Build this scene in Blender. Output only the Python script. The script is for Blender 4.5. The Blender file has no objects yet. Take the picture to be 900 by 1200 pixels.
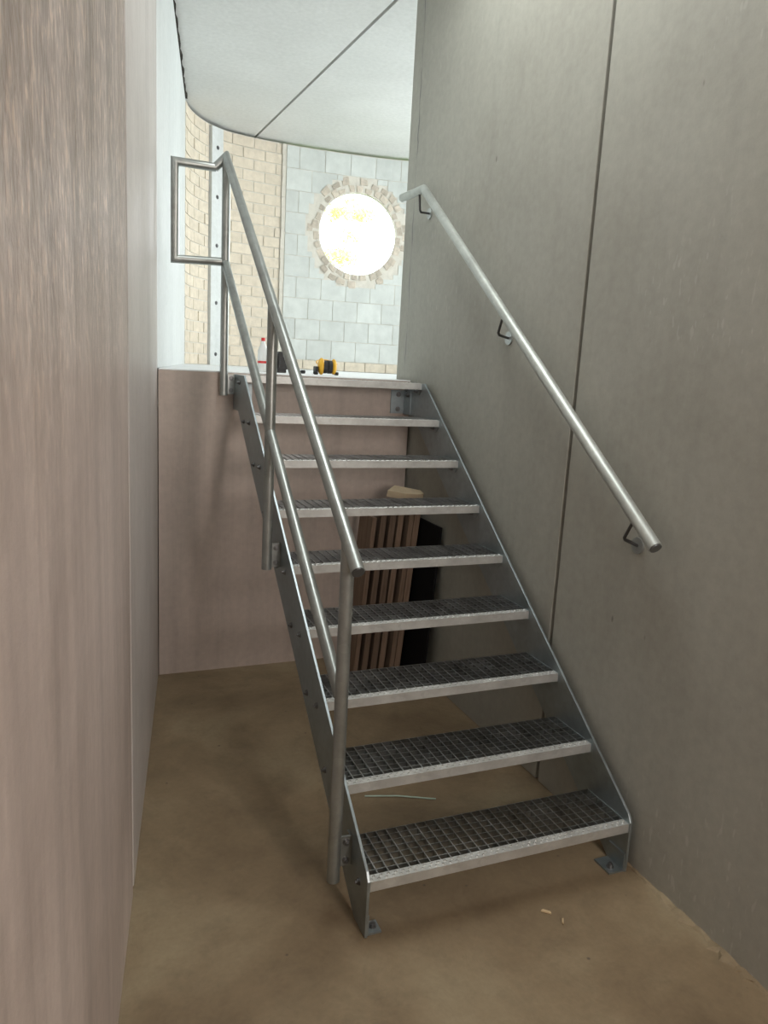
import bpy, bmesh, math, random
from mathutils import Vector, Matrix
random.seed(7)
S = bpy.context.scene
C = S.collection
PI = math.pi

# ------------------------------------------------------------------ camera
def Rm(p, y, r):
    return (Matrix.Rotation(y, 3, 'Z') @ Matrix.Rotation(p, 3, 'X') @ Matrix.Rotation(r, 3, 'Y'))
R = Rm(-0.1896, -0.3987, -0.0547)
cam = bpy.data.cameras.new('camera'); co = bpy.data.objects.new('camera', cam); C.objects.link(co)
rt, fw, up = R.col[0], R.col[1], R.col[2]
M = Matrix((( rt.x, up.x, -fw.x), (rt.y, up.y, -fw.y), (rt.z, up.z, -fw.z))).to_4x4()
M.translation = Vector((-0.8155, -1.8863, 1.749))
co.matrix_world = M
cam.sensor_fit = 'VERTICAL'; cam.sensor_height = 24; cam.sensor_width = 18
cam.lens = 879.5 / 1200 * 24
cam.clip_start = 0.02
S.camera = co

# ------------------------------------------------------------------ world, lights, exposure
vs = S.view_settings
vs.view_transform = 'Standard'; vs.look = 'None'; vs.gamma = 1; vs.use_curve_mapping = False
vs.exposure = 0.0
w = bpy.data.worlds.new('overcast_sky'); S.world = w; w.use_nodes = True
bg = w.node_tree.nodes['Background']; bg.inputs[0].default_value = (0.93, 0.97, 1.0, 1); bg.inputs[1].default_value = 4.6

def area(name, loc, target, sx, sy, power, col, spread=180):
    d = bpy.data.lights.new(name, 'AREA'); d.shape = 'RECTANGLE'; d.size = sx; d.size_y = sy
    d.energy = power; d.color = col; d.spread = math.radians(spread)
    o = bpy.data.objects.new(name, d); C.objects.link(o); o.location = loc
    o.rotation_euler = (Vector(target) - Vector(loc)).to_track_quat('-Z', 'Y').to_euler()
    return o
area('daylight_upper_window', (4.95, 4.0, 2.9), (0, 4.0, 2.7), 2.0, 1.9, 128, (0.90, 0.97, 0.98))
area('daylight_rear_opening', (0.68, -4.12, 2.3), (-0.6, 0.3, 1.2), 0.5, 1.5, 68, (1.0, 0.85, 0.76))
area('overhead_fill', (0.40, 0.75, 4.3), (0.40, 0.75, 0), 0.95, 1.6, 28, (0.96, 0.98, 0.91))  # added fill from above to brighten the stairwell, no known source there

# ------------------------------------------------------------------ materials
def nt(name):
    m = bpy.data.materials.new(name); m.use_nodes = True
    t = m.node_tree; b = t.nodes['Principled BSDF']
    return m, t, b
def N(t, ty, **k):
    n = t.nodes.new(ty)
    for a, v in k.items():
        if a.startswith('i_'):
            n.inputs[a[2:].replace('_', ' ')].default_value = v
        else: setattr(n, a, v)
    return n
def ramp(t, fac, stops):
    r = t.nodes.new('ShaderNodeValToRGB'); e = r.color_ramp.elements
    while len(e) < len(stops): e.new(0.5)
    for q, (p, c) in zip(e, stops):
        q.position = p; q.color = (c[0], c[1], c[2], 1) if hasattr(c, '__len__') else (c, c, c, 1)
    t.links.new(fac, r.inputs[0]); return r.outputs[0]
def mix(t, a, b, fac, mode='MIX'):
    n = t.nodes.new('ShaderNodeMix'); n.data_type = 'RGBA'; n.blend_type = mode
    for sock, v in ((n.inputs[6], a), (n.inputs[7], b), (n.inputs[0], fac)):
        if hasattr(v, 'is_linked') or hasattr(v, 'links'): t.links.new(v, sock)
        elif hasattr(v, '__len__'): sock.default_value = (v[0], v[1], v[2], 1)
        else: sock.default_value = v
    return n.outputs[2]
def noise(t, scale, detail=4, rough=0.55, vec=None, dist=0.0):
    n = t.nodes.new('ShaderNodeTexNoise'); n.inputs['Scale'].default_value = scale
    n.inputs['Detail'].default_value = detail; n.inputs['Roughness'].default_value = rough
    n.inputs['Distortion'].default_value = dist
    if vec is not None: t.links.new(vec, n.inputs['Vector'])
    return n.outputs['Fac']
def coords(t, sc=(1, 1, 1)):
    tc = t.nodes.new('ShaderNodeTexCoord'); mp = t.nodes.new('ShaderNodeMapping')
    mp.inputs['Scale'].default_value = sc
    t.links.new(tc.outputs['Object'], mp.inputs[0]); return mp.outputs[0]
def bump(t, b, h, strength, dist, prev=None):
    n = t.nodes.new('ShaderNodeBump'); n.inputs['Strength'].default_value = strength
    n.inputs['Distance'].default_value = dist; t.links.new(h, n.inputs['Height'])
    if prev is not None: t.links.new(prev, n.inputs['Normal'])
    t.links.new(n.outputs[0], b.inputs['Normal']); return n.outputs[0]

def concrete(name, c1, c2, dark, rough=0.6, streak=0.0, relief=0.3, pits=True, spec=0.4, flecks=0.0, drips=0.0):
    m, t, b = nt(name)
    v = coords(t); vs_ = coords(t, (9, 9, 0.45))
    big = noise(t, 1.1, 5, 0.6, v, 0.3)
    col = ramp(t, big, [(0.3, c1), (0.7, c2)])
    fine = noise(t, 28, 5, 0.65, v)
    col = mix(t, col, ramp(t, fine, [(0.3, 0.82), (0.75, 1.06)]), 0.6, 'MULTIPLY')
    st = noise(t, 1.0, 6, 0.65, vs_)
    if streak:
        col = mix(t, col, ramp(t, st, [(0.3, 0.72), (0.55, 1.0), (0.75, 1.12)]), streak, 'MULTIPLY')
    if pits:
        vo = t.nodes.new('ShaderNodeTexVoronoi'); vo.inputs['Scale'].default_value = 4.0
        t.links.new(coords(t, (1, 1, 0.45)), vo.inputs['Vector'])
        pit = ramp(t, vo.outputs['Distance'], [(0.016, 0.8), (0.032, 0.0)])
        col = mix(t, col, dark, pit)
    if flecks:
        vf = t.nodes.new('ShaderNodeTexNoise'); vf.inputs['Scale'].default_value = 60; vf.inputs['Detail'].default_value = 1
        t.links.new(coords(t, (1, 1, 0.3)), vf.inputs['Vector'])
        mk = ramp(t, vf.outputs['Fac'], [(0.66, 0.0), (0.72, 1.0)])
        area_ = ramp(t, noise(t, 1.3, 2, 0.5, v), [(0.5, 0.0), (0.62, 1.0)])
        mm = t.nodes.new('ShaderNodeMath'); mm.operation = 'MULTIPLY'
        t.links.new(mk, mm.inputs[0]); t.links.new(area_, mm.inputs[1])
        mm2 = t.nodes.new('ShaderNodeMath'); mm2.operation = 'MULTIPLY'; mm2.inputs[1].default_value = flecks
        t.links.new(mm.outputs[0], mm2.inputs[0])
        col = mix(t, col, (0.75, 0.75, 0.72), mm2.outputs[0])
    t.links.new(col, b.inputs['Base Color'])
    b.inputs['Roughness'].default_value = rough
    b.inputs['Specular IOR Level'].default_value = spec
    p = bump(t, b, fine, relief, 0.003)
    p = bump(t, b, st, relief * (0.6 + streak), 0.006, p)
    if drips:
        dr = noise(t, 1.0, 3, 0.6, coords(t, (12, 60, 24)), 0.3)
        sp = t.nodes.new('ShaderNodeSeparateXYZ'); t.links.new(v, sp.inputs[0])
        ad = t.nodes.new('ShaderNodeMath'); ad.operation = 'MULTIPLY_ADD'; ad.inputs[1].default_value = 0.8
        t.links.new(noise(t, 1.2, 4, 0.6, coords(t, (1, 1, 0.4))), ad.inputs[0]); t.links.new(sp.outputs[2], ad.inputs[2])
        where = ramp(t, ad.outputs[0], [(0.0, 0.0), (1.0, 1.0)])
        mr = t.nodes.new('ShaderNodeMapRange'); mr.inputs[1].default_value = 1.95; mr.inputs[2].default_value = 2.4
        t.links.new(ad.outputs[0], mr.inputs[0])
        mm = t.nodes.new('ShaderNodeMath'); mm.operation = 'MULTIPLY'; t.links.new(dr, mm.inputs[0]); t.links.new(mr.outputs[0], mm.inputs[1])
        bump(t, b, mm.outputs[0], drips, 0.006, p)
        stain = mix(t, (1, 1, 1), ramp(t, noise(t, 1.0, 5, 0.65, coords(t, (3, 5, 0.5)), 0.3), [(0.35, (0.60, 0.56, 0.50)), (0.6, (1, 1, 1))]), mr.outputs[0])
        glint_tint = mix(t, (1, 1, 1), ramp(t, dr, [(0.40, (0.78, 0.76, 0.72)), (0.55, (1, 1, 1)), (0.66, (1.45, 1.40, 1.30))]), mr.outputs[0])  # relief flecks toned darker and lighter, their bright glints painted into the colour
        c2_ = mix(t, mix(t, col, stain, 1.0, 'MULTIPLY'), glint_tint, 1.0, 'MULTIPLY')
        t.links.new(c2_, b.inputs['Base Color'])
    return m

def plain(name, c, rough=0.5, metal=0.0, var=0.0, scale=20, relief=0.0, rnd=0.0, spec=0.5):
    m, t, b = nt(name)
    v = coords(t)
    n = noise(t, scale, 4, 0.6, v)
    lo = [x * (1 - var) for x in c]; hi = [min(1, x * (1 + var)) for x in c]
    col = ramp(t, n, [(0.3, lo), (0.7, hi)])
    if rnd:
        oi = t.nodes.new('ShaderNodeObjectInfo')
        col = mix(t, col, ramp(t, oi.outputs['Random'], [(0.0, 1 - rnd), (1.0, 1 + rnd * 0.6)]), 1.0, 'MULTIPLY')
    t.links.new(col, b.inputs['Base Color'])
    b.inputs['Roughness'].default_value = rough; b.inputs['Metallic'].default_value = metal
    b.inputs['Specular IOR Level'].default_value = spec
    if relief: bump(t, b, n, relief, 0.004)
    return m

def galvanized(name, c, metal=0.75, rough=0.42, vstreak=False):
    m, t, b = nt(name)
    v = coords(t, (1, 1, 1))
    vo = t.nodes.new('ShaderNodeTexVoronoi'); vo.inputs['Scale'].default_value = 42
    t.links.new(v, vo.inputs['Vector'])
    sep = t.nodes.new('ShaderNodeSeparateColor'); t.links.new(vo.outputs['Color'], sep.inputs[0])
    n = noise(t, 9, 5, 0.6, v)
    col = ramp(t, n, [(0.25, [x * 0.8 for x in c]), (0.75, [min(1, x * 1.15) for x in c])])
    col = mix(t, col, ramp(t, sep.outputs[0], [(0.0, 0.88), (1.0, 1.08)]), 0.5, 'MULTIPLY')
    t.links.new(col, b.inputs['Base Color'])
    b.inputs['Metallic'].default_value = metal
    t.links.new(ramp(t, n, [(0.3, rough - 0.05), (0.7, rough + 0.07)]), b.inputs['Roughness'])
    bump(t, b, noise(t, 35, 2, 0.5, v), 0.06, 0.001)
    return m

m_left = concrete('concrete_left', (0.46, 0.385, 0.345), (0.66, 0.57, 0.525), (0.2, 0.17, 0.15), 0.42, 0.85, 0.5, False, 0.5, 0.0, 0.9)
m_left_cool = concrete('concrete_left_cool', (0.48, 0.44, 0.415), (0.62, 0.585, 0.56), (0.2, 0.17, 0.15), 0.40, 0.4, 0.3, False, 0.5)
m_right = concrete('concrete_right', (0.35, 0.345, 0.30), (0.42, 0.42, 0.37), (0.16, 0.15, 0.13), 0.62, 0.2, 0.25, True, 0.35, 0.15)
m_back = concrete('concrete_back', (0.46, 0.385, 0.335), (0.56, 0.475, 0.415), (0.2, 0.17, 0.15), 0.5, 0.5, 0.25, False)
m_pale = concrete('concrete_pale', (0.58, 0.60, 0.59), (0.66, 0.68, 0.67), (0.4, 0.4, 0.4), 0.6, 0.2, 0.2, False)
m_ceil = concrete('concrete_ceiling', (0.58, 0.58, 0.56), (0.66, 0.66, 0.64), (0.4, 0.4, 0.4), 0.7, 0.0, 0.2, False, 0.2, 0.25)
m_land = concrete('concrete_landing', (0.74, 0.76, 0.76), (0.82, 0.84, 0.84), (0.4, 0.4, 0.4), 0.6, 0.0, 0.3, False)
m_gap = plain('dark_joint', (0.035, 0.03, 0.025), 0.9, spec=0.1)
m_joint = plain('ceiling_joint', (0.22, 0.20, 0.16), 0.9, spec=0.1)
m_block = plain('calcium_silicate_block', (0.60, 0.615, 0.585), 0.85, 0, 0.07, 9, 0.3, 0.07, 0.2)
m_mortar = plain('mortar', (0.64, 0.60, 0.53), 0.9, 0, 0.08, 14, 0.6, spec=0.1)
m_brick = plain('pale_brick', (0.66, 0.58, 0.47), 0.85, 0, 0.10, 16, 0.5, 0.05, 0.2)
m_rubble = plain('rubble_brick', (0.56, 0.49, 0.41), 0.9, 0, 0.15, 25, 0.5, 0.22, 0.1)
m_galv = galvanized('galvanized_steel', (0.35, 0.40, 0.415), 0.85, 0.4)
m_tube = galvanized('galvanized_tube', (0.33, 0.35, 0.335), 0.75, 0.36)
m_nosing = galvanized('galvanized_nosing', (0.56, 0.57, 0.55), 0.6, 0.42)
m_rail = galvanized('rail_tube', (0.50, 0.53, 0.50), 0.55, 0.45)
m_grate = galvanized('galvanized_grating', (0.42, 0.44, 0.44), 1.0, 0.33)
m_bolt = plain('steel_bolt', (0.22, 0.22, 0.22), 0.4, 0.9, 0.1)
m_rod = plain('bracket_rod', (0.10, 0.10, 0.10), 0.4, 0.6, 0.1)
m_disc = plain('bracket_disc', (0.42, 0.44, 0.43), 0.35, 0.8, 0.1)
m_black = plain('black_plastic', (0.012, 0.012, 0.013), 0.45, 0, 0.1)
m_yellow = plain('yellow_plastic', (0.75, 0.42, 0.03), 0.4, 0, 0.05)
m_white = plain('white_plastic', (0.7, 0.72, 0.7), 0.5, 0, 0.05)
m_red = plain('red_plastic', (0.6, 0.04, 0.04), 0.4, 0, 0.05)
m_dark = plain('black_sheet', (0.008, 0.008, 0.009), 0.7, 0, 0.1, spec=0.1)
m_offcut = plain('pale_wood', (0.60, 0.50, 0.34), 0.7, 0, 0.1, 12)
m_chip = plain('wood_chip', (0.55, 0.42, 0.25), 0.7, 0, 0.1, 12)
m_stick = plain('pale_green_strip', (0.42, 0.55, 0.47), 0.5, 0, 0.1, 12)
m_leaf = plain('yellow_green_leaf', (0.74, 0.80, 0.26), 0.6, 0, 0.2, 6)
m_bark = plain('bark', (0.6, 0.57, 0.5), 0.9, 0, 0.2, 6)
m_grass = plain('grass', (0.12, 0.2, 0.05), 0.9, 0, 0.3, 3)

def wood_mat():
    m, t, b = nt('brown_wood')
    v = coords(t, (14, 14, 1.2)); n = noise(t, 2.5, 5, 0.6, v, 0.6)
    oi = t.nodes.new('ShaderNodeObjectInfo')
    col = ramp(t, n, [(0.3, (0.13, 0.085, 0.055)), (0.7, (0.24, 0.165, 0.115))])
    col = mix(t, col, ramp(t, oi.outputs['Random'], [(0, 0.7), (1, 1.2)]), 1.0, 'MULTIPLY')
    t.links.new(col, b.inputs['Base Color']); b.inputs['Roughness'].default_value = 0.8
    bump(t, b, n, 0.3, 0.003); return m
m_wood = wood_mat()

def floor_mat():
    m, t, b = nt('concrete_floor')
    v = coords(t)
    big = noise(t, 1.3, 6, 0.6, v, 0.4)
    col = ramp(t, big, [(0.28, (0.135, 0.095, 0.055)), (0.5, (0.215, 0.160, 0.096)), (0.72, (0.32, 0.26, 0.165))])
    n2 = noise(t, 6, 6, 0.7, v, 0.5)
    col = mix(t, col, ramp(t, n2, [(0.28, 0.70), (0.5, 1.0), (0.8, 1.15)]), 0.6, 'MULTIPLY')
    n3 = noise(t, 55, 3, 0.6, v)
    col = mix(t, col, ramp(t, n3, [(0.3, 0.85), (0.7, 1.05)]), 0.5, 'MULTIPLY')
    vo = t.nodes.new('ShaderNodeTexVoronoi'); vo.inputs['Scale'].default_value = 7
    t.links.new(v, vo.inputs['Vector'])
    col = mix(t, col, (0.08, 0.06, 0.045), ramp(t, vo.outputs['Distance'], [(0.02, 0.8), (0.05, 0.0)]))
    t.links.new(col, b.inputs['Base Color'])
    b.inputs['Roughness'].default_value = 0.62; b.inputs['Specular IOR Level'].default_value = 0.3
    p = bump(t, b, n3, 0.2, 0.003); bump(t, b, n2, 0.4, 0.008, p)
    return m
m_floor = floor_mat()

# ------------------------------------------------------------------ mesh helpers
def link(name, me, mat=None, parent=None):
    o = bpy.data.objects.new(name, me); C.objects.link(o)
    if mat is not None and len(me.materials) == 0: me.materials.append(mat)
    if parent is not None: o.parent = parent
    return o
def done(name, bm, mat, parent=None, smooth=False, origin=None):
    bmesh.ops.recalc_face_normals(bm, faces=bm.faces)
    if origin is not None: bmesh.ops.translate(bm, verts=bm.verts, vec=-Vector(origin))
    me = bpy.data.meshes.new(name); bm.to_mesh(me); bm.free()
    if smooth:
        for p in me.polygons: p.use_smooth = True
        try: me.set_sharp_from_angle(angle=math.radians(40))
        except Exception: pass
    o = link(name, me, mat, parent)
    if origin is not None: o.location = origin
    return o
def box(bm, x0, x1, y0, y1, z0, z1, bev=0):
    vs = [bm.verts.new((x, y, z)) for x in (x0, x1) for y in (y0, y1) for z in (z0, z1)]
    fs = [(0, 1, 3, 2), (4, 6, 7, 5), (0, 4, 5, 1), (2, 3, 7, 6), (0, 2, 6, 4), (1, 5, 7, 3)]
    faces = [bm.faces.new([vs[i] for i in f]) for f in fs]
    if bev:
        es = list({e for f in faces for e in f.edges})
        bmesh.ops.bevel(bm, geom=es, offset=bev, segments=1, affect='EDGES')
    return vs
def prism(bm, pts, axis, a, b):
    """polygon pts extruded along axis from a to b; pts are the two other coords in order"""
    def mk(p, v):
        if axis == 'x': return (v, p[0], p[1])
        if axis == 'y': return (p[0], v, p[1])
        return (p[0], p[1], v)
    A = [bm.verts.new(mk(p, a)) for p in pts]; B = [bm.verts.new(mk(p, b)) for p in pts]
    n = len(pts)
    bm.faces.new(A); bm.faces.new(B[::-1])
    for i in range(n): bm.faces.new((A[i], B[i], B[(i + 1) % n], A[(i + 1) % n]))
def tube(bm, pts, r, seg=16, cap=True, hollow=0.0, miter=True):
    pts = [Vector(p) for p in pts]; n = len(pts); rings = []
    d0 = (pts[1] - pts[0]).normalized()
    ref = Vector((0, 0, 1)) if abs(d0.z) < 0.9 else Vector((1, 0, 0))
    u = d0.cross(ref).normalized()
    for i, p in enumerate(pts):
        if i == 0: d = pts[1] - pts[0]; t_in = d
        elif i == n - 1: d = pts[-1] - pts[-2]; t_in = d
        else: t_in = (pts[i] - pts[i - 1]); d = t_in.normalized() + (pts[i + 1] - pts[i]).normalized()
        d = d.normalized(); t_in = t_in.normalized()
        u = (u - t_in * u.dot(t_in)).normalized(); v = t_in.cross(u).normalized()
        ring = []
        for k in range(seg):
            a = 2 * PI * k / seg
            off = (u * math.cos(a) + v * math.sin(a)) * r
            off = off - t_in * (off.dot(d) / max(0.25, t_in.dot(d)))   # on the mitre plane
            ring.append(bm.verts.new(p + off))
        rings.append(ring)
        if i < n - 1:
            nx = (pts[i + 1] - pts[i]).normalized()
            u = t_in.rotation_difference(nx) @ u
    for a, b in zip(rings, rings[1:]):
        for k in range(seg): bm.faces.new((a[k], a[(k + 1) % seg], b[(k + 1) % seg], b[k]))
    if cap:
        bm.faces.new(rings[0][::-1]); bm.faces.new(rings[-1])
    return rings
def cyl(bm, a, b, r, seg=12): tube(bm, [a, b], r, seg)
def hexbolt(bm, c, axis, r=0.011, h=0.008):
    c = Vector(c); a = Vector(axis)
    cyl(bm, c, c + a * 0.003, r * 1.35, 14); cyl(bm, c + a * 0.003, c + a * (0.003 + h), r, 6)
    cyl(bm, c + a * (0.003 + h), c + a * (0.003 + h + 0.006), r * 0.5, 8)
def soften(o, w=0.002, seg=2):
    m = o.modifiers.new('edge', 'BEVEL'); m.width = w; m.segments = seg; m.limit_method = 'ANGLE'; m.angle_limit = math.radians(40)
def thing(name, label, cat, loc=(0, 0, 0), rz=0, group=None):
    o = bpy.data.objects.new(name, None); C.objects.link(o); o.location = loc; o.rotation_euler = (0, 0, rz)
    o.empty_display_size = 0.1
    o['label'] = label; o['category'] = cat
    if group: o['group'] = group
    return o
def tag(o, label, cat, group=None):
    o['label'] = label; o['category'] = cat
    if group: o['group'] = group
    return o
def struct(o, label=None, cat=None):
    o['kind'] = 'structure'
    if label: o['label'] = label
    if cat: o['category'] = cat
    return o

# ------------------------------------------------------------------ key sizes
h, g, h0, DG = 0.1852, 0.2466, 0.1914, 0.240
ZL, YB, ZC = 1.684, 2.206, 4.0
XR = 1.045
def lx(y): return -0.727 + 0.147 * y if y < YB else (-0.727 + 0.147 * YB) + 0.176 * (y - YB)

# ------------------------------------------------------------------ setting: floor and walls
bm = bmesh.new(); box(bm, -1.8, 1.6, -4.4, 2.5, -0.2, 0.0)
struct(done('floor', bm, m_floor), 'brown dusty concrete floor of the lower stair area', 'floor')

bm = bmesh.new(); rr = random.Random(12); pv = None
for k in range(60):
    y_ = -1.25 + k * 0.022; wd = rr.uniform(0.008, 0.035) * (1.3 if 20 < k < 50 else 0.7); hh = rr.uniform(0.002, 0.012)
    cv = [bm.verts.new(p) for p in ((1.047, y_, 0.0), (1.047, y_, hh), (1.045 - wd * 0.6, y_, hh * 0.6), (1.045 - wd, y_ + rr.uniform(-.008, .008), 0.0))]
    if pv:
        for q in range(3): bm.faces.new((pv[q], pv[q + 1], cv[q + 1], cv[q]))
    pv = cv
struct(done('trim_4', bm, m_floor), 'ragged crumbly mortar line along the foot of the right wall', 'trim')

def wall_seg(name, ya, yb, z0, z1, mat, parent, th=0.10, xo=0.0, yoff=0.0):
    bm = bmesh.new()
    bm_pts = [(lx(ya) + xo, ya), (lx(yb) + xo, yb), (lx(yb) + xo - th, yb), (lx(ya) + xo - th, ya)]
    prism(bm, bm_pts, 'z', z0, z1)
    o = done(name, bm, mat, parent); soften(o, 0.004, 2); return o
bm = bmesh.new()
prism(bm, [(lx(-4.2) - 0.03, -4.2), (lx(YB) - 0.03, YB), (lx(5.5) - 0.03, 5.5), (lx(5.5) - 0.3, 5.5), (lx(YB) - 0.3, YB), (lx(-4.2) - 0.3, -4.2)], 'z', -0.1, 4.15)
wl = struct(done('wall_left', bm, m_gap), 'tall left concrete wall made of smooth upright panels', 'wall')
wall_seg('panel', -4.2, 0.420, 0.0, 3.98, m_left, wl)
wall_seg('panel', 0.460, YB - 0.002, 0.0, 3.98, m_left_cool, wl)
wall_seg('joint', 0.420, 0.460, 0.0, 3.98, m_gap, wl, 0.03, -0.004)
wall_seg('panel', YB + 0.012, 5.47, ZL, 3.975, m_pale, wl)['label'] = 'pale upper wall panel beyond the landing edge'

bm = bmesh.new(); box(bm, XR + 0.03, XR + 0.2, -4.2, 2.44, -0.1, 4.15)
wr = struct(done('wall_right', bm, m_gap), 'grey concrete wall on the right carrying the sloping handrail', 'wall')
for ya, yb in ((-4.2, -2.2), (-2.184, 0.622), (0.642, 2.452)):
    bm = bmesh.new(); box(bm, XR, XR + 0.1, ya, yb, 0.0, 3.985)
    soften(done('panel', bm, m_right, wr), 0.004, 2)
bm = bmesh.new(); box(bm, XR + 0.1, XR + 0.215, 2.35, 2.452, 1.68, 3.985)
done('panel', bm, m_right, wr)
# a thin chipped line of the formwork edge near the end of the right wall
bm = bmesh.new(); rr = random.Random(3); pv = None; z = ZL + 0.02
while z < 3.9:
    y_ = 2.33 + rr.uniform(-0.007, 0.007); wd = rr.choice((0.0006, 0.0015, 0.003, 0.005))
    cv = [bm.verts.new((XR - 0.001, y_ - wd, z)), bm.verts.new((XR - 0.001, y_ + wd, z))]
    if pv: bm.faces.new((pv[0], pv[1], cv[1], cv[0]))
    pv = cv; z += rr.uniform(0.02, 0.09)
done('edge_crack', bm, m_bolt, wr)['label'] = 'thin chipped vertical crack'

bm = bmesh.new()
box(bm, lx(YB) + 0.004, XR - 0.012, YB, YB + 0.25, 0.0, ZL - 0.20)
box(bm, XR - 0.012, XR, YB + 0.09, YB + 0.25, 0.0, ZL - 0.20)
wb = struct(done('wall_back', bm, m_back), 'brownish concrete wall under the landing edge behind the stairs', 'wall')
bm = bmesh.new()
prism(bm, [(lx(YB) + 0.004, YB), (XR - 0.012, YB), (XR - 0.012, 2.46), (4.9, 2.46), (4.9, 6.6), (-0.3, 6.6), (-0.3, 2.9)], 'z', ZL - 0.20, ZL - 0.007)
ld = struct(done('floor_landing', bm, m_back), 'upper landing slab', 'floor')
bm = bmesh.new()
prism(bm, [(lx(YB) + 0.004, YB), (XR - 0.012, YB), (XR - 0.012, 2.455), (4.9, 2.455), (4.9, 6.6), (-0.3, 6.6), (-0.3, 2.9)], 'z', ZL - 0.007, ZL)
o = done('screed', bm, m_land, ld); o['label'] = 'pale screed surface of the landing'; soften(o, 0.002, 2)
bm = bmesh.new(); box(bm, XR - 0.011, XR - 0.001, YB + 0.06, YB + 0.09, 0, ZL - 0.2)
done('joint', bm, m_gap, wb)

# ceilings: two slabs meeting at a sloping joint, a gap round the walls
def jx(y): return 0.993 + (1.113 - 0.993) * (6.206 - y) / (6.206 - 2.935)
HX0, HX1, HY0, HY1 = -0.1, 0.9, -0.3, 1.6      # unseen ceiling opening, added to let in the overhead fill light
bm = bmesh.new(); box(bm, -1.9, 5.3, HY1 + 0.02, 7.0, 4.03, 4.2); box(bm, -1.9, HX0 - 0.02, HY0 - 0.02, HY1 + 0.02, 4.03, 4.2)
box(bm, HX1 + 0.02, 2.0, HY0 - 0.02, HY1 + 0.02, 4.03, 4.2); box(bm, -1.9, 2.0, -4.4, HY0 - 0.02, 4.03, 4.2)
cl = struct(done('ceiling', bm, m_joint), 'pale concrete ceiling slabs with a narrow joint', 'ceiling')
for poly in ([(-1.9, HY1), (jx(HY1) - .012, HY1), (jx(7) - .012, 7.0), (-1.9, 7.0)], [(jx(HY1) + .012, HY1), (5.3, HY1), (5.3, 7.0), (jx(7) + .012, 7.0)],
             [(-1.9, HY0), (HX0, HY0), (HX0, HY1 - .01), (-1.9, HY1 - .01)], [(HX1, HY0), (2.0, HY0), (2.0, HY1 - .01), (HX1, HY1 - .01)],
             [(-1.9, -4.4), (2.0, -4.4), (2.0, HY0 - .01), (-1.9, HY0 - .01)]):
    bm = bmesh.new(); prism(bm, poly, 'z', ZC, ZC + 0.06)
    done('panel', bm, m_ceil, cl)

# rear wall behind the camera with a high opening for the rear light
bm = bmesh.new()
box(bm, -1.7, -0.05, -4.3, -4.1, 0, 4.1); box(bm, 0.95, 1.3, -4.3, -4.1, 0, 4.1); box(bm, -0.05, 0.95, -4.3, -4.1, 3.1, 4.1); box(bm, -0.05, 0.95, -4.3, -4.1, 0, 1.5)
struct(done('wall_rear', bm, m_right))

# ------------------------------------------------------------------ curved upper wall
CP = [(0.10, 5.20), (0.165, 5.46), (0.262, 5.74), (0.426, 6.0), (0.60, 6.15), (0.80, 6.235), (1.257, 6.30), (1.9, 6.28), (2.6, 6.17), (3.4, 5.85), (4.1, 5.3), (4.75, 4.9)]
SP = []
for i in range(1, len(CP) - 2):
    p0, p1, p2, p3 = [Vector(p) for p in CP[i - 1:i + 3]]
    for k in range(24):
        t_ = k / 24
        SP.append(0.5 * ((2 * p1) + (-p0 + p2) * t_ + (2 * p0 - 5 * p1 + 4 * p2 - p3) * t_ ** 2 + (-p0 + 3 * p1 - 3 * p2 + p3) * t_ ** 3))
SP.append(Vector(CP[-2]))
SL = [0.0]
for a, b in zip(SP, SP[1:]): SL.append(SL[-1] + (b - a).length)
def cur(s, dpt=0.0):
    """point on the curve at arc length s, offset dpt into the room"""
    s = max(0.0, min(SL[-1] - 1e-5, s))
    lo, hi = 0, len(SL) - 1
    while hi - lo > 1:
        m_ = (lo + hi) // 2
        if SL[m_] <= s: lo = m_
        else: hi = m_
    t_ = (s - SL[lo]) / (SL[hi] - SL[lo]); p = SP[lo].lerp(SP[hi], t_)
    a = SP[max(0, lo - 2)]; b = SP[min(len(SP) - 1, hi + 2)]; d = (b - a).normalized()
    nrm = Vector((d.y, -d.x))
    return p + nrm * dpt
def s_of_x(x):
    for i in range(len(SP) - 1):
        if SP[i].x <= x <= SP[i + 1].x: return SL[i] + (x - SP[i].x) / (SP[i + 1].x - SP[i].x) * (SL[i + 1] - SL[i])
    return SL[-1]
def C3(s, z, d=0.0):
    p = cur(s, d); return Vector((p.x, p.y, z))
sw, zw, RW = s_of_x(2.122), 3.166, 0.428
# mortar backing with the round opening and its reveal
bm = bmesh.new()
S0, S1, Z0, Z1 = 0.0, SL[-1], ZL - 0.19, 3.975
na = 96; angs = [2 * PI * k / na for k in range(na)]
side = 0.75
def sqpt(a):
    c_, s_ = math.cos(a), math.sin(a); k = side / max(abs(c_), abs(s_)); return (sw + c_ * k, zw + s_ * k)
inner = [bm.verts.new(C3(sw + RW * math.cos(a), zw + RW * math.sin(a))) for a in angs]
midr = [bm.verts.new(C3(sw + (RW + .12) * math.cos(a), zw + (RW + .12) * math.sin(a))) for a in angs]
outr = [bm.verts.new(C3(*sqpt(a))) for a in angs]
deep = [bm.verts.new(C3(sw + RW * math.cos(a), zw + RW * math.sin(a), -0.06)) for a in angs]
dout = [bm.verts.new(C3(sw + (side) * math.cos(a), zw + (side) * math.sin(a), -0.28)) for a in angs]
for k in range(na):
    j = (k + 1) % na
    for A, B in ((inner, midr), (midr, outr), (deep, inner), (dout, deep)):
        bm.faces.new((A[k], A[j], B[j], B[k]))
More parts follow.
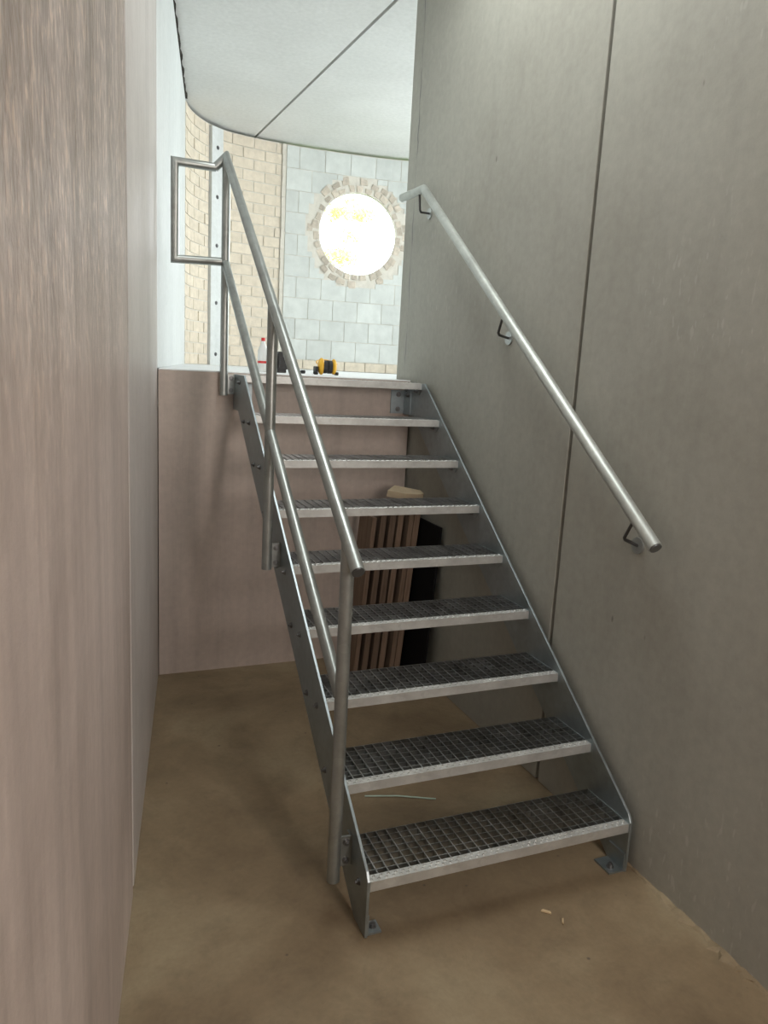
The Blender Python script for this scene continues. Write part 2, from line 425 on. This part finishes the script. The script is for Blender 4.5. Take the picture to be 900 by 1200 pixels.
def patch(sa, sb, za, zb, d=0.0):
    n = max(1, int((sb - sa) / 0.06)); nz = 1
    for i in range(n):
        a = sa + (sb - sa) * i / n; b = sa + (sb - sa) * (i + 1) / n
        bm.faces.new([bm.verts.new(C3(a, za, d)), bm.verts.new(C3(b, za, d)), bm.verts.new(C3(b, zb, d)), bm.verts.new(C3(a, zb, d))])
patch(S0, sw - side, Z0, Z1); patch(sw + side, S1, Z0, Z1)
patch(sw - side, sw + side, Z0, zw - side); patch(sw - side, sw + side, zw + side, Z1 + 0.0) if zw + side < Z1 else None
patch(S0, S1, Z0, Z0 + 0.3, -0.28)
patch(S0, sw - 0.7, Z0, Z1, -0.28); patch(sw + 0.7, S1, Z0, Z1, -0.28)
me = bpy.data.meshes.new('wall_curved'); bm.to_mesh(me); bm.free()
wc = struct(link('wall_curved', me, m_mortar), 'curved masonry wall of the upper room with a round window opening', 'wall')

def cblock(bm, sa, sb, za, zb, d, jit=0.0):
    n = max(1, int(math.ceil((sb - sa) / 0.13))); d += random.uniform(-jit, jit)
    fr = []; bk = []
    e = 0.004
    for i in range(n + 1):
        s = sa + (sb - sa) * i / n
        fr.append((bm.verts.new(C3(s, za, d)), bm.verts.new(C3(s, zb, d))))
        bk.append((bm.verts.new(C3(s, za, -0.002)), bm.verts.new(C3(s, zb, -0.002))))
    for i in range(n):
        bm.faces.new((fr[i][0], fr[i + 1][0], fr[i + 1][1], fr[i][1]))
        bm.faces.new((fr[i][1], fr[i + 1][1], bk[i + 1][1], bk[i][1]))
        bm.faces.new((fr[i][0], bk[i][0], bk[i + 1][0], fr[i + 1][0]))
    bm.faces.new((fr[0][0], fr[0][1], bk[0][1], bk[0][0])); bm.faces.new((fr[-1][0], bk[-1][0], bk[-1][1], fr[-1][1]))
random.seed(11)
def masonry(sa, sb, za, zb, bl, bh, jt, name, mat, d, jit):
    rows = int(round((zb - za) / bh)); ph = (zb - za) / rows
    for r in range(rows):
        z0 = za + r * ph; off = (r % 2) * bl * 0.5
        s = sa - off
        while s < sb - 0.02:
            a, b = max(s, sa) + jt / 2, min(s + bl, sb) - jt / 2
            s += bl
            if b - a < 0.03: continue
            zA, zB = z0 + jt / 2, z0 + ph - jt / 2
            bm = bmesh.new()
            near = math.hypot(max(a - sw, sw - b, 0), max(zA - zw, zw - zB, 0))
            if near > 0.60: cblock(bm, a, b, zA, zB, d, jit)
            else:
                nx, nz = 5, 4; any_ = False
                dd = d + random.uniform(-jit, jit)
                for i in range(nx):
                    for k in range(nz):
                        ca, cb_ = a + (b - a) * i / nx, a + (b - a) * (i + 1) / nx
                        ka, kb = zA + (zB - zA) * k / nz, zA + (zB - zA) * (k + 1) / nz
                        if math.hypot((ca + cb_) / 2 - sw, (ka + kb) / 2 - zw) > 0.585:
                            cblock(bm, ca, cb_, ka, kb, dd); any_ = True
                if not any_: bm.free(); continue
            done(name, bm, mat, wc)
sA, sB, sC_, sD = s_of_x(0.485), s_of_x(0.603), s_of_x(1.262), s_of_x(1.315)
masonry(0.0, sA - 0.02, ZL, 3.97, 0.24, 0.105, 0.012, 'brick', m_brick, 0.008, 0.003)
masonry(sB + 0.02, sC_, ZL, 3.97, 0.24, 0.105, 0.012, 'brick', m_brick, 0.008, 0.003)
masonry(sD, s_of_x(3.4), ZL + 0.105, 3.97, 0.28, 0.2165, 0.006, 'block', m_block, 0.006, 0.001)
masonry(sD, s_of_x(3.4), ZL, ZL + 0.105, 0.24, 0.105, 0.010, 'brick', m_brick, 0.012, 0.002)
# ring of broken brick pieces around the window
na2 = 30
for k in range(na2):
    a0 = 2 * PI * k / na2; da = 2 * PI / na2
    for ring in range(2):
        if ring == 1 and random.random() < 0.35: continue
        ra = 0.433 + ring * 0.072 + random.uniform(0, 0.012); rb = ra + random.uniform(0.040, 0.072)
        aa = a0 + (0.5 * da if ring else 0) + random.uniform(0.0, 0.05); ab = aa + da * random.uniform(0.55, 0.85)
        dd = random.uniform(0.002, 0.010)
        bm = bmesh.new()
        f_ = [C3(sw + r_ * math.cos(a_), zw + r_ * math.sin(a_), dd) for r_, a_ in ((ra, aa), (ra, ab), (rb, ab), (rb, aa))]
        b_ = [C3(sw + r_ * math.cos(a_), zw + r_ * math.sin(a_), -0.002) for r_, a_ in ((ra, aa), (ra, ab), (rb, ab), (rb, aa))]
        F = [bm.verts.new(v + Vector((random.uniform(-.011, .011), 0, random.uniform(-.011, .011)))) for v in f_]; B = [bm.verts.new(v) for v in b_]
        bm.faces.new(F)
        for i in range(4): bm.faces.new((F[i], B[i], B[(i + 1) % 4], F[(i + 1) % 4]))
        done('rubble_brick', bm, m_rubble, wc)
# upright smooth strip with dark holes between the brick fields
bm = bmesh.new(); cblock(bm, sA - 0.01, sB + 0.005, ZL, 3.96, 0.035)
st = struct(done('trim_1', bm, m_pale), 'narrow pale upright strip with a row of dark holes', 'trim')
for zz in (3.777, 3.32, 2.86, 2.304, 1.793):
    bm = bmesh.new(); sm = s_of_x(0.545)
    cyl(bm, C3(sm, zz, 0.030), C3(sm, zz, 0.0365), 0.020, 14)
    cyl(bm, C3(sm, zz, 0.030), C3(sm, zz, 0.045), 0.009, 8)
    done('hole', bm, m_rod, st)
bm = bmesh.new()
random.seed(5)
for k in range(22):
    zz = ZL + k * 0.104
    cblock(bm, sC_ + 0.006 + random.uniform(-.003, .003), sC_ + 0.024 + random.uniform(-.003, .004), zz, zz + 0.102, 0.018 + random.uniform(-.003, .003))
struct(done('trim_2', bm, m_mortar), 'rough upright mortar joint between brick and block', 'trim')
# ragged black strip standing in for the dark gap under the ceiling on the left
bm = bmesh.new(); rr = random.Random(4); ys = [2.5 + k * 0.07 for k in range(43)]; prev = None
for y0 in ys:
    x0 = lx(y0); e = rr.choice((0.002, 0.006, 0.012, 0.018))
    cur4 = [bm.verts.new(p) for p in ((x0 - 0.02, y0, 3.972), (x0 + e, y0, 3.972), (x0 + e, y0, 3.998), (x0 - 0.02, y0, 3.998))]
    if prev:
        for q in range(4): bm.faces.new((prev[q], prev[(q + 1) % 4], cur4[(q + 1) % 4], cur4[q]))
    else: bm.faces.new(cur4)
    prev = cur4
bm.faces.new(prev[::-1])
struct(done('trim_3', bm, m_gap), 'ragged dark strip along the gap under the ceiling edge', 'trim')

# hidden side of the upper room: wall with the large daylight opening, short front wall
bm = bmesh.new()
box(bm, 4.7, 4.9, 2.4, 3.0, ZL, 4.02); box(bm, 4.7, 4.9, 5.0, 6.4, ZL, 4.02); box(bm, 4.7, 4.9, 3.0, 5.0, ZL, 1.95); box(bm, 4.7, 4.9, 3.0, 5.0, 3.85, 4.02)
box(bm, 4.05, 4.7, 5.2, 5.4, ZL, 4.02)
struct(done('wall_upper_right', bm, m_pale))
bm = bmesh.new(); box(bm, XR + 0.215, 4.9, 2.25, 2.45, ZL - 0.2, 4.02)
struct(done('wall_upper_front', bm, m_pale))

# ------------------------------------------------------------------ outside: ground and leafy tree
bm = bmesh.new(); box(bm, -25, 30, 6.9, 45, 0.9, 1.0)
struct(done('ground', bm, m_grass))
tr = thing('leafy_tree', 'yellow-green tree seen washed out by glare through the round window', 'tree', (4.7, 13.5, 1.0))
bm = bmesh.new()
tube(bm, [(0, 0, 0), (0.05, 0, 1.0), (-0.05, 0, 2.0), (0.05, 0, 3.0), (0, 0, 4.0)], 0.05, 8)
done('trunk', bm, m_bark, tr)
for a in ((0.7, 0.1, 4.0), (-0.7, 0, 3.9), (0.3, 0.2, 3.3), (-0.9, 0, 2.9)):
    bm = bmesh.new(); tube(bm, [(0, 0, 2.2), a], 0.015, 6); done('branch', bm, m_bark, tr)
bm = bmesh.new(); random.seed(2)
for cx, cz, rr, nn in ((-0.42, 3.80, 0.10, 150), (0.08, 3.82, 0.13, 170), (-0.30, 2.95, 0.14, 190), (-0.78, 2.9, 0.12, 70), (-0.15, 3.35, 0.10, 40), (-.2, 4.1, .1, 25), (0.0, 4.9, 0.5, 300)):
    for _ in range(nn):
        c = Vector((cx + random.gauss(0, rr), random.gauss(0, 0.15), cz + random.gauss(0, rr * 0.6)))
        a = Vector((random.uniform(-1, 1), random.uniform(-.4, .4), random.uniform(-1, 1))).normalized() * 0.04
        b = a.cross(Vector((random.uniform(-.3, .3), 1, random.uniform(-.3, .3)))).normalized() * 0.022
        bm.faces.new([bm.verts.new(c - a), bm.verts.new(c + b), bm.verts.new(c + a), bm.verts.new(c - b)])
o = done('foliage', bm, m_leaf, tr); o['kind'] = 'stuff'

def mesh_of(bm, name, mat, smooth=False):
    bmesh.ops.recalc_face_normals(bm, faces=bm.faces)
    me = bpy.data.meshes.new(name); bm.to_mesh(me); bm.free(); me.materials.append(mat)
    return me
BOLT = {}
def bolt(parent, loc, axis, r=0.009, h=0.007):
    """a washer, head and thread end joined into one solid; loc in the parent's space"""
    if (r, h) not in BOLT:
        bm = bmesh.new(); prs = [(0, r * 1.35), (0.003, r * 1.35), (0.003, r), (0.003 + h, r), (0.003 + h, r * .5), (0.009 + h, r * .5)]
        rings = [[bm.verts.new((rr_ * math.cos(PI * k / 6), rr_ * math.sin(PI * k / 6), z_)) for k in range(12)] for z_, rr_ in prs]
        for A, B in zip(rings, rings[1:]):
            for k in range(12): bm.faces.new((A[k], A[(k + 1) % 12], B[(k + 1) % 12], B[k]))
        bm.faces.new(rings[0][::-1]); bm.faces.new(rings[-1]); BOLT[(r, h)] = mesh_of(bm, 'bolt', m_bolt)
    o = bpy.data.objects.new('bolt', BOLT[(r, h)]); C.objects.link(o); o.parent = parent
    o.location = loc; o.rotation_euler = Vector(axis).to_track_quat('Z', 'Y').to_euler(); return o
# ------------------------------------------------------------------ staircase
stair = thing('metal_staircase', 'galvanized steel staircase with nine open grating treads and a tube railing on its left side', 'staircase', (0.5, 0, 0))
def sobj(name, bm, mat, parent=None, smooth=False):
    # children of the stair are modelled in world coordinates
    bmesh.ops.translate(bm, verts=bm.verts, vec=(-0.5, 0, 0))
    return done(name, bm, mat, parent or stair, smooth)
sl = h / g
def nose(y): return h0 + sl * y
T0, B0 = 0.022, 0.262
ytop = (h0 + 8 * h - h0 - T0) / sl
prof = [(-0.004, 0.0), (-0.004, h0 + 0.004), (0.012, nose(0.012) + T0), (ytop, nose(ytop) + T0), (YB - 0.004, nose(ytop) + T0),
        (YB - 0.004, 1.486), (YB - 0.15, 1.486), (YB - 0.15, 1.486)]
yb_ = (1.486 - h0 + B0) / sl
prof = prof[:6] + [(yb_, 1.486), ((B0 - h0) / sl, 0.0)]
for x0, x1 in ((-0.010, 0.0), (1.0, 1.010)):
    bm = bmesh.new(); prism(bm, prof, 'x', x0, x1)
    s_ = sobj('stringer', bm, m_galv); soften(s_, 0.0015, 2)
    sx = -1 if x0 < 0.5 else 1
    for k in range(9):      # bolts of each tread through the stringer
        for yy, zz in ((0.065, -0.04), (0.19, -0.045)):
            if k == 8 and yy > 0.1: continue
            bolt(s_, ((x0 if sx < 0 else x1) - 0.5, k * g + yy, h0 + k * h + zz), (sx, 0, 0), 0.009, 0.005)
    # foot angle with anchor
    bm = bmesh.new()
    if sx < 0: prism(bm, [(0, 0), (.05, 0), (.05, .007), (.006, .007), (.006, .07), (0, .07)], 'y', 0.003, 0.055)
    else: prism(bm, [(1, 0), (.935, 0), (.935, .007), (.994, .007), (.994, .07), (1, .07)], 'y', 0.0, 0.085)
    f_ = sobj('foot_angle', bm, m_galv)
    bolt(f_, ((0.030 if sx < 0 else 0.962) - 0.5, 0.03, 0.007), (0, 0, 1), 0.010, 0.009)
# angle brackets fixing the stringers to the landing edge
for sx, xa, xb in ((-1, 0.0, 0.09), (1, 0.91, 1.0)):
    bm = bmesh.new(); prism(bm, ([(xa, YB - .1), (xa + .008, YB - .1), (xa + .008, YB - .01), (xb, YB - .01), (xb, YB - .001), (xa, YB - .001)] if sx < 0 else
              [(xb, YB - .1), (xb - .008, YB - .1), (xb - .008, YB - .01), (xa, YB - .01), (xa, YB - .001), (xb, YB - .001)]), 'z', 1.49, 1.625)
    b_ = sobj('wall_bracket', bm, m_galv)
    for zz in (1.515, 1.60): bolt(b_, ((xa + xb) / 2 - 0.5, YB - 0.010, zz), (0, -1, 0), 0.011, 0.009)
    bolt(b_, ((0.008 if sx < 0 else 0.992) - 0.5, YB - 0.07, 1.60), (-sx, 0, 0), 0.010, 0.009)

# grating tread: shared meshes
TW = 0.994  # tread width
bm = bmesh.new()
nx, ny = 27, 7
px = TW / nx; y0g = 0.034; py = (DG - 0.003 - y0g) / 6.5
for i in range(1, nx): box(bm, -TW / 2 + i * px - 0.0021, -TW / 2 + i * px + 0.0021, y0g, DG - 0.003, -0.030, 0.0)
for j in range(1, 7): box(bm, -TW / 2 + .002, TW / 2 - .002, y0g + (j - 0.35) * py - 0.0016, y0g + (j - 0.35) * py + 0.0016, -0.028, -0.0005)
box(bm, -TW / 2, TW / 2, DG - 0.003, DG, -0.030, 0.0)
me_grate = mesh_of(bm, 'grating', m_grate)
NH = 0.034
bm = bmesh.new(); prism(bm, [(0.0, 0.0), (0.033, 0.0), (0.033, -NH), (0.030, -NH), (0.030, -0.003), (0.003, -0.003), (0.003, -NH), (0.0, -NH)], 'x', -TW / 2, TW / 2)
me_nose = mesh_of(bm, 'nosing', m_nosing)
bm = bmesh.new(); nh = 40      # rows of raised anti-slip holes
for i in range(nh):
    for yy, of in ((0.010, 0.25), (0.023, 0.75)):
        xc = -TW / 2 + (i + of) * TW / nh; ri, ro = [], []
        for k in range(8):
            c_, s_ = math.cos(PI * k / 4), math.sin(PI * k / 4)
            ro.append(bm.verts.new((xc + .0066 * c_, yy + .0052 * s_, 0.0))); ri.append(bm.verts.new((xc + .0036 * c_, yy + .003 * s_, 0.0022)))
        for k in range(8): bm.faces.new((ro[k], ro[(k + 1) % 8], ri[(k + 1) % 8], ri[k]))
        cc = [bm.verts.new((v.co.x, v.co.y, 0.0004)) for v in ri]
        for k in range(8): bm.faces.new((ri[k], ri[(k + 1) % 8], cc[(k + 1) % 8], cc[k]))
me_stud = mesh_of(bm, 'anti_slip_hole', m_nosing)
bm = bmesh.new()
prism(bm, [(0.0, 0.0), (DG, 0.0), (DG, -0.045), (0.225, -0.065), (0.035, -0.065), (0.0, -0.036)], 'x', -0.0015, 0.0015)
me_plate = mesh_of(bm, 'end_plate', m_galv)
for k in range(9):
    t_ = bpy.data.objects.new('tread', None); C.objects.link(t_); t_.parent = stair; t_.empty_display_size = 0.05
    t_.location = (0, k * g, h0 + k * h)
    for nm_, me_ in (('grating', me_grate), ('nosing', me_nose), ('anti_slip_hole', me_stud)):
        n_ = bpy.data.objects.new(nm_, me_); C.objects.link(n_); n_.parent = t_
        if me_ is not me_nose: n_['kind'] = 'stuff'
    for sx in (-1, 1):
        p_ = bpy.data.objects.new('end_plate', me_plate); C.objects.link(p_); p_.parent = t_
        p_.location = (sx * (TW / 2 + 0.0015), 0, 0)
        for yy in (0.065, 0.19): bolt(t_, (sx * (TW / 2), yy, -0.045), (-sx, 0, 0), 0.009, 0.009)
    if k == 8: t_['label'] = 'top tread level with the landing'

# ------------------------------------------------------------------ left railing
XP = -0.068; RT = 0.0212
def robj(name, bm, mat, parent=None, smooth=True):
    bmesh.ops.translate(bm, verts=bm.verts, vec=(-0.5, 0, 0))
    return done(name, bm, mat, parent or stair, smooth)
def tz(y): return 1.178 + 0.7405 * (y - 0.065)
yp = (0.145, 1.135, 2.170)
zb = (0.112, 0.886, 1.56)
for y, z0 in zip(yp, zb):
    bm = bmesh.new(); cyl(bm, (XP, y, z0), (XP, y, tz(y) - 0.004), RT, 24)
    robj('post', bm, m_tube)
ya = 2.185
bm = bmesh.new()
tube(bm, [(XP, 0.055, tz(0.055)), (XP, ya, tz(ya)), (XP - 0.055, ya + 0.005, 2.690)], RT, 20)
robj('top_rail', bm, m_tube)
bm = bmesh.new(); cyl(bm, (XP, 0.0555, tz(0.0555)), (XP, 0.0515, tz(0.0515)), RT * 0.9, 16); robj('end_cap', bm, m_rod)
for a, b in ((yp[0] + 0.012, yp[1] - 0.012), (yp[1] + 0.012, yp[2] - 0.01)):
    bm = bmesh.new(); cyl(bm, (XP, a, tz(a) - 0.50), (XP, b, tz(b) - 0.50), RT * 0.98, 20); robj('mid_rail', bm, m_tube)
bm = bmesh.new()
tube(bm, [(XP - 0.050, ya + .005, 2.692), (-0.318, ya + .005, 2.694), (-0.318, ya + .005, 2.232), (XP, ya - 0.005, 2.240)], RT * 0.98, 20)
robj('end_loop', bm, m_tube)
for y, zc_ in ((0.145, 0.212), (1.135, 0.945), (2.170, 1.619)):
    bm = bmesh.new()
    prism(bm, [(XP + RT - .004, y - .004), (-.0105, y - .004), (-.0105, y + .03), (-.0165, y + .03), (-.0165, y + .004), (XP + RT - .004, y + .004)], 'z', zc_ - 0.052, zc_ + 0.052)
    p_ = robj('bracket_plate', bm, m_tube, None, False)
    for dz in (-0.032, 0.032): bolt(p_, (XP + 0.038 - 0.5, y - 0.004, zc_ + dz), (0, -1, 0), 0.009, 0.006)

# ------------------------------------------------------------------ right wall handrail
XH = 0.955
wh = thing('wall_handrail', 'round galvanized handrail sloping along the right wall on three brackets', 'handrail', (XR, 1.0, 1.9))
def hobj(name, bm, mat, parent=None, smooth=True):
    bmesh.ops.translate(bm, verts=bm.verts, vec=(-XR, -1.0, -1.9))
    return done(name, bm, mat, parent or wh, smooth)
def hz(y): return 1.218 + 0.7375 * y
RH = 0.0232
bm = bmesh.new(); tube(bm, [(XH, -0.005, hz(-0.005)), (XH, 0.80, hz(0.80))], RH, 24); hobj('rail_tube', bm, m_rail)
bm = bmesh.new(); tube(bm, [(XH, 0.797, hz(0.797)), (XH, 2.01, hz(2.01)), (XH, 2.30, 2.705)], RH - 0.0012, 24); hobj('rail_tube', bm, m_rail)
bm = bmesh.new(); cyl(bm, (XH, -0.004, hz(-0.004)), (XH, -0.009, hz(-0.009)), RH * 0.88, 20); hobj('end_cap', bm, m_bolt)
for top, knee, disc in (((2.065, 2.69), (2.050, 2.595), (2.105, 2.600)), ((1.092, 1.985), (1.118, 1.925), (1.163, 1.912)), ((0.118, 1.270), (0.150, 1.207), (0.174, 1.175))):
    bm = bmesh.new()
    tube(bm, [(XH, top[0], top[1]), (XH + 0.002, knee[0], knee[1] + 0.006), (XH + 0.012, knee[0] + 0.008, knee[1] - 0.004), (XR - 0.006, disc[0], disc[1])], 0.006, 10)
    b_ = hobj('bracket', bm, m_rod)
    bm = bmesh.new(); cyl(bm, (XR - 0.007, disc[0], disc[1]), (XR - 0.0005, disc[0], disc[1]), 0.030, 24)
    hobj('wall_disc', bm, m_disc, b_)

# ------------------------------------------------------------------ things under and on the stairs
pl = []
labs = ['leftmost and lowest upright brown plank leaning under the stairs', 'second brown plank from the left in the row leaning under the stairs',
        'third brown plank from the left in the row leaning under the stairs', 'fourth brown plank from the left in the row leaning under the stairs',
        'fifth brown plank from the left in the row leaning under the stairs', 'rightmost brown plank of the row, next to the black sheet']
random.seed(9)
xs = (0.665, 0.718, 0.772, 0.828, 0.884, 0.925)
ws = (0.026, 0.034, 0.036, 0.034, 0.028, 0.036)
for i, (x, wd) in enumerate(zip(xs, ws)):
    L = (0.93, 0.985, 1.0, 1.0, 1.0, 0.998)[i]
    bm = bmesh.new(); box(bm, -wd / 2, wd / 2, 0, 0.20, 0, L, 0.002)
    o = done('wooden_plank', bm, m_wood); lean = math.radians(4.6)
    o.location = (x - 0.012, 1.90 + random.uniform(-0.012, 0.012), wd * 0.5 * math.sin(lean) + 0.001); o.rotation_euler = (0, lean, 0)
    tag(o, labs[i], 'plank', 'planks leaning under the stairs')
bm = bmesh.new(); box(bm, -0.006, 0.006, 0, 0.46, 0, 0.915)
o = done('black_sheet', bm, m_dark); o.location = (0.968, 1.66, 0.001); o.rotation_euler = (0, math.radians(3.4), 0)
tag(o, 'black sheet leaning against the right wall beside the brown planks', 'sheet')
bm = bmesh.new()
prism(bm, [(-0.10, -0.045), (-0.055, 0.05), (0.10, 0.035), (0.115, -0.01), (0.0, -0.05)], 'z', 0, 0.04)
o = done('wood_offcut', bm, m_offcut); o.location = (0.935, 2.0, 1.030); o.rotation_euler = (math.radians(14), math.radians(7), math.radians(-18))
soften(o, 0.003); tag(o, 'pale beige wood offcut lying on top of the brown planks', 'offcut')

bm = bmesh.new(); tube(bm, [(0.27, 0.73, 0.004), (0.40, 0.69, 0.005), (0.545, 0.622, 0.004)], 0.003, 6)
tag(done('plastic_strip', bm, m_stick, None, False, None), 'thin pale green strip lying on the floor under the stairs', 'strip')
def chip(loc, rz, L, W_, name, lab):
    bm = bmesh.new()
    prism(bm, [(-L, -W_), (-L * .7, W_), (L * .8, W_ * 1.2), (L, -W_ * .4)], 'z', 0, 0.005)
    o = done(name, bm, m_chip); o.location = loc; o.rotation_euler = (0, 0.08, rz); tag(o, lab, 'debris')
chip((0.604, -0.09, 0.002), -0.7, 0.017, 0.005, 'wood_chip', 'small pale wood chip on the floor in front of the first tread')
chip((0.632, -0.145, 0.002), 0.9, 0.013, 0.003, 'wood_chip', 'small darker splinter just below the pale chip on the floor')

# ------------------------------------------------------------------ things on the landing
def ball(bm, c, r, sc, u=16, v=10):
    ret = bmesh.ops.create_uvsphere(bm, u_segments=u, v_segments=v, radius=r)
    for vv in ret['verts']: vv.co = Vector((vv.co.x * sc[0] + c[0], vv.co.y * sc[1] + c[1], vv.co.z * sc[2] + c[2]))
em = thing('ear_defenders', 'yellow and black ear defenders lying on the edge of the landing', 'ear defenders', (0.672, 2.72, ZL)); em.scale = (1.15, 1.15, 1.15)
for x, nm, m_, sc, r in ((-0.026, 'ear_cup', m_yellow, (0.42, 0.75, 1.0), 0.046), (0.045, 'ear_cup', m_yellow, (0.36, 0.75, 0.93), 0.046)):
    bm = bmesh.new(); ball(bm, (x, 0, 0.046), r, sc); c_ = done(nm, bm, m_, em, True)
    bm = bmesh.new(); cyl(bm, (x + (0.006 if x < 0 else -0.014), 0, 0.044), (x + (0.028 if x < 0 else -0.034), 0, 0.044), 0.036, 18)
    done('cushion', bm, m_black, c_, True)
bm = bmesh.new(); pts = []
for k in range(13):
    a = PI * k / 12; pts.append((0.01 - 0.058 * math.cos(a), 0.01 + 0.06 * math.sin(a), 0.06 + 0.022 * math.sin(a)))
tube(bm, pts, 0.0035, 8); done('headband', bm, m_yellow, em, True)
bm = bmesh.new(); box(bm, -0.062, -0.048, -0.02, 0.03, 0.003, 0.045, 0.003); done('band_pad', bm, m_black, em)
bm = bmesh.new(); box(bm, 0.055, 0.07, -0.02, 0.02, 0.001, 0.018, 0.003); done('clip', bm, m_black, em)

bc = thing('plastic_case', 'black rounded case standing on the landing behind the second post', 'case', (0.392, 2.75, ZL))
bm = bmesh.new(); box(bm, -0.045, 0.045, -0.04, 0.04, 0.004, 0.128)
bmesh.ops.bevel(bm, geom=list(bm.edges), offset=0.018, segments=4, affect='EDGES'); done('body', bm, m_black, bc, True)
bm = bmesh.new(); cyl(bm, (0, 0, 0), (0, 0, 0.006), 0.03, 16); done('foot', bm, m_rod, bc)
def knob(loc, r, L, name, lab, cat):
    bm = bmesh.new(); tube(bm, [(-L / 2, 0, r), (L / 2, 0, r)], r, 12); tube(bm, [(-L / 2 - 0.006, 0, r), (-L / 2, 0, r)], r * 0.7, 10)
    o = done(name, bm, m_black, None, True); o.location = loc; o.rotation_euler = (0, 0, 0.3); tag(o, lab, cat)
knob((0.462, 2.74, ZL + 0.001), 0.010, 0.022, 'plug', 'small black plug next to the black case on the landing', 'plug')
knob((0.548, 2.80, ZL + 0.001), 0.011, 0.022, 'cap', 'small black cap between the handrail tube and the ear defenders, the higher one', 'cap')
knob((0.590, 2.66, ZL + 0.001), 0.010, 0.020, 'cap', 'small black cap touching the landing edge just left of the ear defenders', 'cap')
sb = thing('spray_bottle', 'pale bottle with a red cap half hidden behind the second post', 'bottle', (0.276, 2.75, ZL))
bm = bmesh.new()
prof_ = [(0.0, 0), (0.03, 0), (0.032, 0.01), (0.032, 0.13), (0.014, 0.17), (0.012, 0.185), (0.0, 0.185)]
N_ = 16; rings = []
for r_, z_ in prof_[1:-1]: rings.append([bm.verts.new((r_ * math.cos(2 * PI * k / N_), r_ * math.sin(2 * PI * k / N_), z_)) for k in range(N_)])
for A, B in zip(rings, rings[1:]):
    for k in range(N_): bm.faces.new((A[k], A[(k + 1) % N_], B[(k + 1) % N_], B[k]))
bm.faces.new(rings[0][::-1]); bm.faces.new(rings[-1]); done('body', bm, m_white, sb, True)
bm = bmesh.new(); cyl(bm, (0, 0, 0.182), (0, 0, 0.205), 0.012, 14); done('cap', bm, m_red, sb, True)
bm = bmesh.new(); cyl(bm, (0, 0, 0.052), (0, 0, 0.066), 0.0325, 20); done('band', bm, m_red, sb, True)
